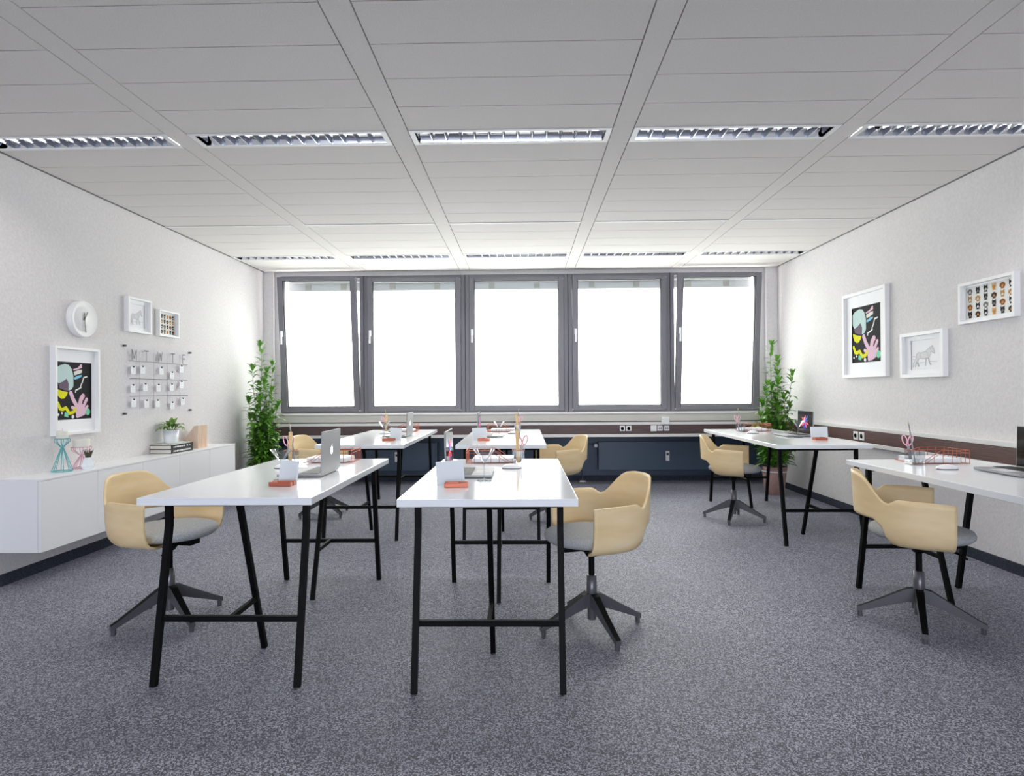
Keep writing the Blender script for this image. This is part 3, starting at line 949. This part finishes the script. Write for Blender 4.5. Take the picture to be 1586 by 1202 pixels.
q.build('foliage', M['leafsmall'], t); s_.build('stems', M['stem'], t)
q = MB()
fx0, fx1, fy0, fy1 = -3.12, -2.975, 5.44, 5.60
pl = lambda y: (lambda a, b_, c: (a, y + c, CZ1 + b_))
side_poly = [(fx0, 0), (fx1, 0), (fx1, .208), (fx1 - .035, .205), (fx0, .06)]
q.prism(side_poly, .008, pl(fy0)); q.prism(side_poly, .008, pl(fy1 - .008))
q.box(fx1 - .008, fx1, fy0 + .008, fy1 - .008, CZ1, CZ1 + .208); q.box(fx0, fx1 - .008, fy0 + .008, fy1 - .008, CZ1, CZ1 + .008)
q.box(fx0, fx0 + .008, fy0 + .008, fy1 - .008, CZ1 + .008, CZ1 + .06)
for k in range(1, 7):
    yy = fy0 + (fy1 - fy0) * k / 7; q.box(fx1, fx1 + .0015, yy - .0015, yy + .0015, CZ1, CZ1 + .208, 1)
tag(q.build('magazine_file', [M['filewood'], M['wood_light']]), 'pale wooden magazine file at the far end of the cabinet', 'magazine file')

# ------------------------------------------------------------------ wall pictures
# every picture is built in wall coordinates: a = across (image right), b = up, c = out from the wall
def wallmap(side, a0, b0):
    if side == 'left':
        return lambda a, b, c=0.0: (XL + c, a0 + a, b0 + b)
    return lambda a, b, c=0.0: (XR - c, a0 - a, b0 + b)

def rect(q, pl, a0, a1, b0, b1, c0, c1, mi=0):
    v = [pl(a0, b0, c0), pl(a1, b0, c0), pl(a1, b1, c0), pl(a0, b1, c0), pl(a0, b0, c1), pl(a1, b0, c1), pl(a1, b1, c1), pl(a0, b1, c1)]
    q.add(v, [(0, 3, 2, 1), (4, 5, 6, 7), (0, 1, 5, 4), (1, 2, 6, 5), (2, 3, 7, 6), (3, 0, 4, 7)], mi)

def stroke(q, pl, pts, w, c, mi, ends=True):
    for (x0, y0), (x1, y1) in zip(pts, pts[1:]):
        cc = lift() if c < .0125 else c
        d = math.hypot(x1 - x0, y1 - y0) or 1e-6; nx, ny = -(y1 - y0) / d * w / 2, (x1 - x0) / d * w / 2
        q.flat([(x0 + nx, y0 + ny), (x0 - nx, y0 - ny), (x1 - nx, y1 - ny), (x1 + nx, y1 + ny)], lambda a, b: pl(a, b, cc), mi)
    if ends:
        for x, y in pts: disc(q, pl, x, y, w / 2, w / 2, c, mi, 12)

LIFT = [0]
def lift():
    LIFT[0] += 1
    return .0032 + LIFT[0] * 4.5e-5

def disc(q, pl, x, y, rx, ry, c, mi, n=16):
    c = lift() if c < .0125 else c
    q.flat([(x + rx * math.cos(2 * PI * k / n), y + ry * math.sin(2 * PI * k / n)) for k in range(n)], lambda a, b: pl(a, b, c), mi)

def frame_thing(side, a0, b0, W, H, fw, mat_w, mat_h, label, depth=.04):
    t = empty('picture_frame', (0, 0, 0)); tag(t, label, 'picture')
    pl = wallmap(side, a0, b0)
    q = MB()
    rect(q, pl, 0, fw, 0, H, 0, depth); rect(q, pl, W - fw, W, 0, H, 0, depth)
    rect(q, pl, fw, W - fw, 0, fw, 0, depth); rect(q, pl, fw, W - fw, H - fw, H, 0, depth)
    q.build('frame_border', M['whitepaint'], t, bevel=.0015)
    # passe-partout with a cut-out
    q = MB(); c0, c1 = .0078, .011
    rect(q, pl, fw, fw + mat_w, fw, H - fw, c0, c1); rect(q, pl, W - fw - mat_w, W - fw, fw, H - fw, c0, c1)
    rect(q, pl, fw + mat_w, W - fw - mat_w, fw, fw + mat_h, c0, c1); rect(q, pl, fw + mat_w, W - fw - mat_w, H - fw - mat_h, H - fw, c0, c1)
    q.build('mount', M['paper'], t)
    return t, pl, (fw + mat_w, fw + mat_h, W - 2 * (fw + mat_w), H - 2 * (fw + mat_h))

def art_abstract(t, pl, box):
    ax, ay, w, h = box
    def pt(px, py):
        x = (px - 207) / 373.0; top = 268 + 22 * x; bot = 930 - 30 * x
        return (ax + x * w, ay + (1 - (py - top) / (bot - top)) * h)
    sc_ = w / 373.0
    q = MB(); names = ['ink', 'mint', 'plum', 'lemon', 'blush', 'cream', 'sky', 'snow', 'green']
    rect(q, pl, ax - .018, ax + w + .018, ay - .018, ay + h + .018, .001, .003, 0); LIFT[0] = 0
    LIFT[0] = 0
    def poly(pts, mi, c):
        c = lift()
        q.flat([pt(*p) for p in pts], lambda a, b: pl(a, b, c), mi)
    def st(pts, wpx, mi, c): stroke(q, pl, [pt(*p) for p in pts], wpx * sc_, c, mi)
    poly([(209, 350), (225, 328), (250, 312), (300, 297), (340, 308), (370, 352), (388, 430), (388, 540), (372, 580), (345, 592), (328, 590), (338, 545), (318, 460), (270, 500), (232, 515), (209, 470)], 1, .0104)
    poly([(318, 460), (338, 520), (335, 598), (290, 590), (240, 565), (232, 520), (270, 500)], 2, .0105)
    poly([(212, 575), (270, 600), (328, 612), (318, 650), (290, 685), (260, 688), (230, 660), (215, 610)], 3, .0104)
    poly([(385, 356), (440, 337), (466, 302), (480, 300), (482, 340), (440, 358), (390, 370)], 4, .0104)
    poly([(392, 385), (440, 365), (482, 360), (480, 395), (440, 412), (398, 425)], 5, .0104)
    poly([(392, 450), (440, 425), (478, 418), (480, 435), (440, 460), (400, 472)], 6, .0104)
    st([(535, 440), (500, 448), (485, 500), (465, 545), (470, 558), (440, 578), (412, 590), (410, 612)], 11, 7, .0104)
    disc(q, pl, *pt(543, 828), 28 * sc_, 28 * sc_, .0103, 8, 20)
    st([(358, 622), (382, 690), (430, 780)], 36, 4, .0105); st([(490, 655), (468, 690), (452, 770)], 42, 4, .0106)
    st([(530, 690), (495, 770)], 29, 4, .0107); st([(538, 768), (500, 820)], 25, 4, .0108); st([(372, 782), (430, 805)], 26, 4, .0109)
    disc(q, pl, *pt(458, 812), 54 * sc_, 54 * sc_, .0110, 4, 24); st([(428, 875), (500, 842)], 36, 4, .0111)
    st([(225, 737), (245, 800), (272, 808), (305, 788), (340, 850), (385, 835), (402, 803)], 27, 3, .0104)
    poly([(292, 835), (330, 845), (328, 895), (287, 885)], 8, .0112)
    poly([(228, 848), (240, 866), (226, 884), (216, 864)], 7, .0104); poly([(258, 834), (274, 842), (270, 862), (255, 858)], 7, .0104)
    disc(q, pl, *pt(377, 887), 15 * sc_, 15 * sc_, .0104, 7, 16)
    q.build('abstract_print', [M['p_' + n] for n in names], t)

def art_donkey(t, pl, box):
    ax, ay, w, h = box
    def pt(px, py):
        return (ax + (px - 262) / 625.0 * w, ay + (1 - (py - 300) / 640.0) * h * 1.0)
    q = MB(); rect(q, pl, ax - .018, ax + w + .018, ay - .018, ay + h + .018, .001, .003, 0); LIFT[0] = 0
    S = w / 625.0
    body = [(380, 605), (420, 570), (500, 578), (600, 548), (660, 492), (715, 460), (742, 438), (745, 465), (772, 520), (795, 590), (778, 615), (738, 582), (712, 560), (690, 640), (650, 700), (600, 712), (520, 712), (470, 690), (432, 715), (415, 775), (445, 872), (420, 868), (390, 775), (372, 830), (348, 882), (362, 820), (370, 690)]
    c1_ = lift(); q.flat([pt(*p) for p in body], lambda a, b: pl(a, b, c1_), 1); c2_ = lift()
    q.flat([pt(*p) for p in [(590, 690), (615, 690), (602, 770), (596, 860), (572, 860), (580, 770)]], lambda a, b: pl(a, b, c2_), 1)
    q.flat([pt(*p) for p in [(635, 690), (660, 690), (682, 775), (715, 852), (692, 858), (660, 785)]], lambda a, b: pl(a, b, c2_), 1)
    lines = [body + [body[0]], [(378, 620), (366, 700), (330, 775), (300, 800)], [(330, 775), (312, 880)], [(690, 775), (850, 780)], [(450, 792), (560, 786)], [(300, 880), (330, 780)],
             [(600, 690), (585, 770), (580, 860)], [(640, 700), (665, 780), (702, 855)], [(612, 695), (602, 770), (596, 860)], [(660, 690), (682, 775), (715, 852)],
             [(600, 560), (640, 600), (650, 660)], [(690, 480), (700, 540)], [(480, 600), (470, 680)], [(738, 505), (748, 520)], [(300, 640), (370, 660)], [(300, 700), (340, 720)]]
    for k, l in enumerate(lines):
        stroke(q, pl, [pt(*p) for p in l], (5 if k else 6) * S, .0106, 2, False)
    for k in range(8):
        x = 330 + k * 70; stroke(q, pl, [pt(x, 925), pt(x + 38, 924)], 4 * S, .0106, 1, False)
    q.build('donkey_drawing', [M['paper'], M['lightgrey'], M['softgrey']], t)

def hdisc(q, pl, x, y, rx, ry, c, mi, n=16):
    q.flat([(x + rx * math.cos(2 * PI * k / n), y + ry * math.sin(2 * PI * k / n)) for k in range(n)], lambda a, b: pl(a, b, c), mi)

def art_heads(t, pl, box):
    ax, ay, w, h = box
    names = ['snow', 'ink', 'coal', 'fog', 'orange', 'brown', 'tan', 'choc', 'cream']
    I = {n: i for i, n in enumerate(names)}
    kinds = dict(A=('fog', 'cream', 'floppy'), B=('coal', 'fog', 'cat'), C=('ink', 'cream', 'tall'), D=('orange', 'tan', 'cat'), E=('brown', 'orange', 'floppy'),
                 F=('coal', 'snow', 'dog'), G=('tan', 'snow', 'dog'), T=('tan', 'cream', 'floppy'), K=('coal', 'fog', 'cat'), H=('choc', 'tan', 'floppy'))
    grid = ['ABCDEF', 'GTKHGT', 'EFABEF', 'KHCDKH']
    q = MB(); rect(q, pl, ax - .018, ax + w + .018, ay - .018, ay + h + .018, .001, .003, 0); LIFT[0] = 0
    cw, chh = w / 6, h / 4; s = min(cw, chh) * .46
    for r, row in enumerate(grid):
        for c_, ch in enumerate(row):
            x = ax + (c_ + .5) * cw; y = ay + h - (r + .5) * chh
            c1, c2, ear = kinds[ch]; a1, a2 = I[c1], I[c2]
            base = .0034
            def pp(pts, mi, lf): q.flat([(x + p * s, y + v * s) for p, v in pts], lambda a, b: pl(a, b, lf), mi)
            pp([(-.55, -.95), (.6, -.95), (.45, -.2), (-.4, -.2)], a1, .0039)
            hdisc(q, pl, x, y + .05 * s, .72 * s, .68 * s, .0042, a1, 14)
            if ear == 'floppy':
                hdisc(q, pl, x - .68 * s, y - .05 * s, .26 * s, .52 * s, .0045, a1, 12); hdisc(q, pl, x + .68 * s, y - .05 * s, .26 * s, .52 * s, .0045, a1, 12)
            else:
                e = 1.15 if ear == 'tall' else .95
                pp([(-.68, .25), (-.2, .6), (-.62, e + .1)], a1, .0045); pp([(.68, .25), (.2, .6), (.62, e + .1)], a1, .0045)
            hdisc(q, pl, x + .05 * s, y - .22 * s, .36 * s, .34 * s, .0048, a2, 12)
            for e in (-.27, .27): hdisc(q, pl, x + e * s, y + .18 * s, .08 * s, .08 * s, .0051, I['ink'], 8)
            hdisc(q, pl, x + .05 * s, y - .15 * s, .11 * s, .08 * s, .0054, I['ink'], 8)
    q.build('animal_print', [M['p_' + n] for n in names], t)

t, pl, bx = frame_thing('left', 3.915, .866, .42, .602, .018, .030, .085, 'framed black abstract print low on the left wall'); art_abstract(t, pl, bx)
t, pl, bx = frame_thing('left', 4.655, 1.632, .297, .280, .017, .030, .030, 'framed donkey drawing on the left wall above the calendar'); art_donkey(t, pl, bx)
t, pl, bx = frame_thing('left', 5.06, 1.636, .293, .226, .015, .006, .010, 'framed animal head print on the left wall'); art_heads(t, pl, bx)
t, pl, bx = frame_thing('right', 5.69, 1.245, .67, .765, .028, .085, .105, 'large framed black abstract print on the right wall'); art_abstract(t, pl, bx)
t, pl, bx = frame_thing('right', 4.83, 1.228, .49, .345, .026, .062, .034, 'framed donkey drawing on the right wall'); art_donkey(t, pl, bx)
t, pl, bx = frame_thing('right', 4.187, 1.580, .473, .277, .020, .010, .014, 'framed animal head print on the right wall'); art_heads(t, pl, bx)

# clock
t = empty('wall_clock', (XL, 4.185, 1.672)); tag(t, 'round white wall clock with dark hands on the left wall', 'clock')
q = MB(); q.lathe([(.128, 0), (.130, .012), (.128, .036), (.121, .041), (.112, .036)], 48, axis='x', cap1=False); q.build('clock_rim', M['whitepaint'], t)
q = MB(); q.lathe([(.113, .037), (.086, .029), (.083, .033), (.058, .026), (.055, .030), (.0, .029)], 48, axis='x', cap0=False); q.build('clock_face', M['whitepaint'], t)
for nm, ang, L, w, tail in (('hour_hand', .95, .046, .009, .012), ('minute_hand', 27.5, .062, .006, .012), ('second_hand', 3.2, .040, .0035, .01)):
    a = ang / 60 * 2 * PI if nm != 'hour_hand' else math.radians(-3)
    if nm == 'minute_hand': a = math.radians(172); L = .095
    if nm == 'second_hand': a = math.radians(30); L = .062; w = .007
    d = Vector((0, math.sin(a), math.cos(a)))
    q = MB(); q.bar(Vector((.036, 0, 0)) - d * tail, Vector((.036, 0, 0)) + d * L, w, .0015, up=(1, 0, 0)); q.build(nm, M['greydark'], t)
q = MB(); q.lathe([(.006, .028), (.006, .038), (.0, .039)], 12, axis='x'); q.build('hub', M['greydark'], t)

# acrylic week planner
pl = wallmap('left', 4.632, .975)
t = empty('week_planner', (0, 0, 0)); tag(t, 'clear acrylic week planner board with black lines on the left wall', 'calendar')
PW, PH = .945, .558
q = MB(); rect(q, pl, 0, PW, 0, PH, .014, .018); q.build('acrylic_sheet', M['acrylic'], t)
for a in (.012, PW - .012):
    for b_ in (.012, PH - .012):
        q = MB(); p0 = pl(a, b_, .0012); p1 = pl(a, b_, .026); q.tube([p0, p1], .008, 12); q.build('standoff', M['greydark'], t)
for z, a0_, a1_ in ((.430, .055, .88), (.288, .06, .88), (.148, .065, .885)):
    q = MB(); rect(q, pl, a0_, a1_, z - .0022, z + .0022, .0182, .0188); q.build('grid_line', M['greydark'], t)
for a, b0_, b1_ in ((.185, .04, .51), (.373, .045, .51), (.565, .05, .515), (.757, .05, .515)):
    q = MB(); rect(q, pl, a - .0016, a + .0016, b0_, b1_, .0182, .0188); q.build('grid_line', M['grey'], t)
for a in (.003, PW - .003):
    q = MB(); rect(q, pl, a - .001, a + .001, .05, PH - .05, .0182, .0186); q.build('sheet_edge', M['lightgrey'], t)
def glyph(ch, ca, cb, W=.055, H=.078):
    st = dict(M=[[(-.5, -.5), (-.5, .5), (0, -.35), (.5, .5), (.5, -.5)]], T=[[(-.5, .5), (.5, .5)], [(0, .5), (0, -.5)]],
              W=[[(-.55, .5), (-.28, -.5), (0, .4), (.28, -.5), (.55, .5)]], F=[[(.4, .5), (-.35, .5), (-.35, -.5)], [(-.35, .03), (.3, .03)]])[ch]
    q = MB()
    for l in st: stroke(q, pl, [(ca + x * W, cb + y_ * H) for x, y_ in l], .0085, .0187, 0, True)
    q.build('letter', M['greydark'], t)
for ch, ca in zip('MTWTF', (.118, .275, .462, .650, .822)):
    glyph(ch, ca, .480)
days = ['Monday', 'Tuesday', 'Wednesday', 'Thursday', 'Friday']
notes = [[(.105, .355), (.223, .362), (.478, .362), (.634, .327), (.780, .387)],
         [(.100, .209), (.256, .220), (.435, .215), (.628, .221), (.779, .246)],
         [(.108, .093), (.272, .084), (.421, .083), (.637, .061), (.799, .093)]]
for r in range(3):
    for c_ in range(5):
        a, z = notes[r][c_]
        o = empty('paper_note', pl(a, z, .021))
        tag(o, 'small white note in the %s row of the %s column on the planner' % (('top', 'middle', 'bottom')[r], days[c_]), 'note', 'paper notes on the week planner')
        q = MB(); W, H = .028, .030
        q.box(-.001, .001, -W, W, -H, H, 0)
        for k in range(3):
            q.box(.001, .0014, -W * .45, W * (.2 + .2 * ((k + c_ + r) % 3)), -H * .62 + k * .011, -H * .62 + k * .011 + .004, 1)
        q.build('note_sheet', [M['paper'], M['lightgrey']], o)
        q = MB(); q.tube([(-.0025, 0, H - .001), (.006, 0, H - .001)], .0065, 10); q.build('magnet', M['black'], o)

# ------------------------------------------------------------------ tall bushy plants
def bushy(name, loc, h0, H, R, seed, label, pot=True, stems=None):
    t = empty(name, loc); tag(t, label, 'plant', 'tall potted plants in the back corners')
    q = MB(); q.lathe([(.088, 0), (.098, .02), (.132, h0), (.122, h0), (.118, h0 - .03), (.0, h0 - .03)], 36); q.build('pot', M['pot'], t)
    q = MB(); q.lathe([(.1275, h0 - .062), (.1305, h0 - .060), (.1325, h0 - .048), (.1305, h0 - .046)], 36, cap0=False, cap1=False); q.build('pot_band', M['lightgrey'], t)
    q = MB(); q.lathe([(.0, h0 - .022), (.118, h0 - .024)], 24, cap1=False); q.build('soil', M['soil'], t)
    pr = random.Random(seed); f = MB(); s = MB()
    for (ax, ay, hh) in stems:
        a0 = pr.uniform(0, 6.28); r0 = .05
        x0, y0 = r0 * math.cos(a0), r0 * math.sin(a0)
        pts = [(x0, y0, h0 - .03)]
        for k in range(1, 9):
            q_ = k / 8; wob = .012
            pts.append((x0 + (ax - x0) * q_ ** .7 + pr.uniform(-wob, wob), y0 + (ay - y0) * q_ ** .7 + pr.uniform(-wob, wob), h0 + (hh - h0) * q_))
        s.tube(pts, [.006 - .0045 * k / 8 for k in range(9)], 6)
        z = h0 + .03; a = pr.uniform(0, 6.28)
        while z < hh:
            q_ = (z - h0) / (hh - h0); i = min(7, int(q_ * 8)); g = q_ * 8 - i
            p = Vector(pts[i]).lerp(Vector(pts[i + 1]), g)
            a += 2.4 + pr.uniform(-.4, .4)
            el = pr.uniform(.1, .7) + (.5 if q_ > .9 else 0)
            d = Vector((math.cos(a) * math.cos(el), math.sin(a) * math.cos(el), math.sin(el)))
            big = 1.35 - .55 * q_
            Lf = pr.uniform(.085, .135) * big; Wf = pr.uniform(.032, .048) * big; dr = pr.uniform(.3, 1.5)
            tip = p + d * (Lf + .02)
            if XL + .02 < loc[0] + tip.x < XR - .06 and loc[1] + tip.y < YD - .02:
                leaf(f, p + d * .01, d, Lf, Wf, dr, .25, 4)
            z += pr.uniform(.009, .018) * (1.0 if q_ < .6 else 1.3)
        for k in range(5):
            a = k * 1.26; d = Vector((math.cos(a) * .5, math.sin(a) * .5, .85)); leaf(f, pts[-1], d, .085, .034, .3, .25, 4)
    f.build('foliage', M['leaf'], t); s.build('stems', M['stem'], t)
sr = [(.0 - .02, .02, 1.62), (.06, .05, 1.46), (.20, .0, 1.30), (-.08, -.03, 1.18), (.02, -.10, 1.22), (.10, -.05, 1.05), (-.12, .05, .98), (-.04, .10, 1.1), (.13, .10, .9), (-.16, -.06, .85), (.0, -.16, .8), (.15, -.1, .75), (.05, .0, 1.3),
      (-.20, .02, .70), (.22, -.08, .62), (.1, -.2, .6), (-.12, -.16, .6)]
sr += [(x * .8, y_ * .8, z * .62 + .15) for x, y_, z in sr]
bushy('potted_shrub', (2.735, 6.62, 0), .305, 1.62, .2, 4, 'tall leafy plant in a mauve pot in the right back corner', stems=sr)
sl = [(-.02, .0, 1.66), (.10, .02, 1.44), (-.12, -.02, 1.40), (.03, .02, 1.36), (.05, -.05, 1.25), (-.06, .04, 1.22), (.12, -.08, 1.15), (-.13, -.08, 1.05), (.0, -.12, 1.05), (.14, .06, 1.0), (-.10, .10, .95), (.05, .12, .9), (-.15, .02, .85), (.13, -.12, .8), (-.05, -.15, .75)]
sl += [(x * .85, y_ * .85, z * .62) for x, y_, z in sl[2:10]]
bushy('potted_shrub', (-2.885, 6.62, 0), .28, 1.66, .2, 9, 'tall leafy plant in the left back corner behind the cabinet', stems=sl)

# ------------------------------------------------------------------ daylight
w = bpy.data.worlds.new('daylight'); sc.world = w; w.use_nodes = True
nt = w.node_tree; nt.nodes.clear()
out = nt.nodes.new('ShaderNodeOutputWorld'); bg = nt.nodes.new('ShaderNodeBackground')
tc = nt.nodes.new('ShaderNodeTexCoord'); sp = nt.nodes.new('ShaderNodeSeparateXYZ')
nt.links.new(tc.outputs['Generated'], sp.inputs[0])
mr = nt.nodes.new('ShaderNodeMapRange'); mr.inputs['From Min'].default_value = -.5; mr.inputs['From Max'].default_value = .5
nt.links.new(sp.outputs['Y'], mr.inputs['Value'])
mx = nt.nodes.new('ShaderNodeMix'); mx.data_type = 'RGBA'
FRONT, REAR_FILL = 5.5, 6.5  # rear sky is an added bluish fill through the unseen opening
mx.inputs['A'].default_value = (REAR_FILL * .90, REAR_FILL * .97, REAR_FILL * 1.10, 1)
mx.inputs['B'].default_value = (FRONT * 1.0, FRONT * .985, FRONT * .97, 1)
nt.links.new(mr.outputs['Result'], mx.inputs['Factor'])
nt.links.new(mx.outputs['Result'], bg.inputs['Color']); bg.inputs['Strength'].default_value = 1.0
nt.links.new(bg.outputs[0], out.inputs['Surface'])

def portal(name, loc, rot, sx, sy):
    l = bpy.data.lights.new(name, 'AREA'); l.shape = 'RECTANGLE'; l.size = sx; l.size_y = sy
    l.cycles.is_portal = True
    o = bpy.data.objects.new(name, l); COL.objects.link(o); o.location = loc; o.rotation_euler = rot
portal('front_portal', (-.06, 7.60, 1.70), (PI / 2, 0, PI), 5.9, 1.9)
portal('rear_portal', (-.05, YR - .1, 1.42), (PI / 2, 0, 0), 5.8, 2.2)

# ------------------------------------------------------------------ camera
yaw, roll, pitch = 0.01884026, -0.00657473, 0.00393843
cy, sy = math.cos(yaw), math.sin(yaw)
fw = Vector((-sy, cy, 0)); rt = Vector((cy, sy, 0)); up = Vector((0, 0, 1))
cp, sp_ = math.cos(pitch), math.sin(pitch)
fw, up = fw * cp + up * sp_, up * cp - fw * sp_
cr, sr_ = math.cos(roll), math.sin(roll)
rt, up = rt * cr + up * sr_, up * cr - rt * sr_
cam = bpy.data.cameras.new('camera'); cam.sensor_width = 36; cam.lens = 36 * 931.0 / 1586
cam.clip_start = .05
co = bpy.data.objects.new('camera', cam); COL.objects.link(co)
mw = Matrix(((rt.x, up.x, -fw.x, 0), (rt.y, up.y, -fw.y, 0), (rt.z, up.z, -fw.z, 1.15), (0, 0, 0, 1)))
co.matrix_world = mw
sc.camera = co

sc.view_settings.view_transform = 'Standard'
sc.view_settings.look = 'None'
sc.view_settings.gamma = 1
sc.view_settings.use_curve_mapping = False
sc.view_settings.exposure = 0.55
cyc = sc.cycles
cyc.use_denoising = True
cyc.max_bounces = 10; cyc.diffuse_bounces = 6; cyc.glossy_bounces = 5; cyc.transparent_max_bounces = 16
cyc.caustics_reflective = False; cyc.caustics_refractive = False
cyc.sample_clamp_indirect = 8
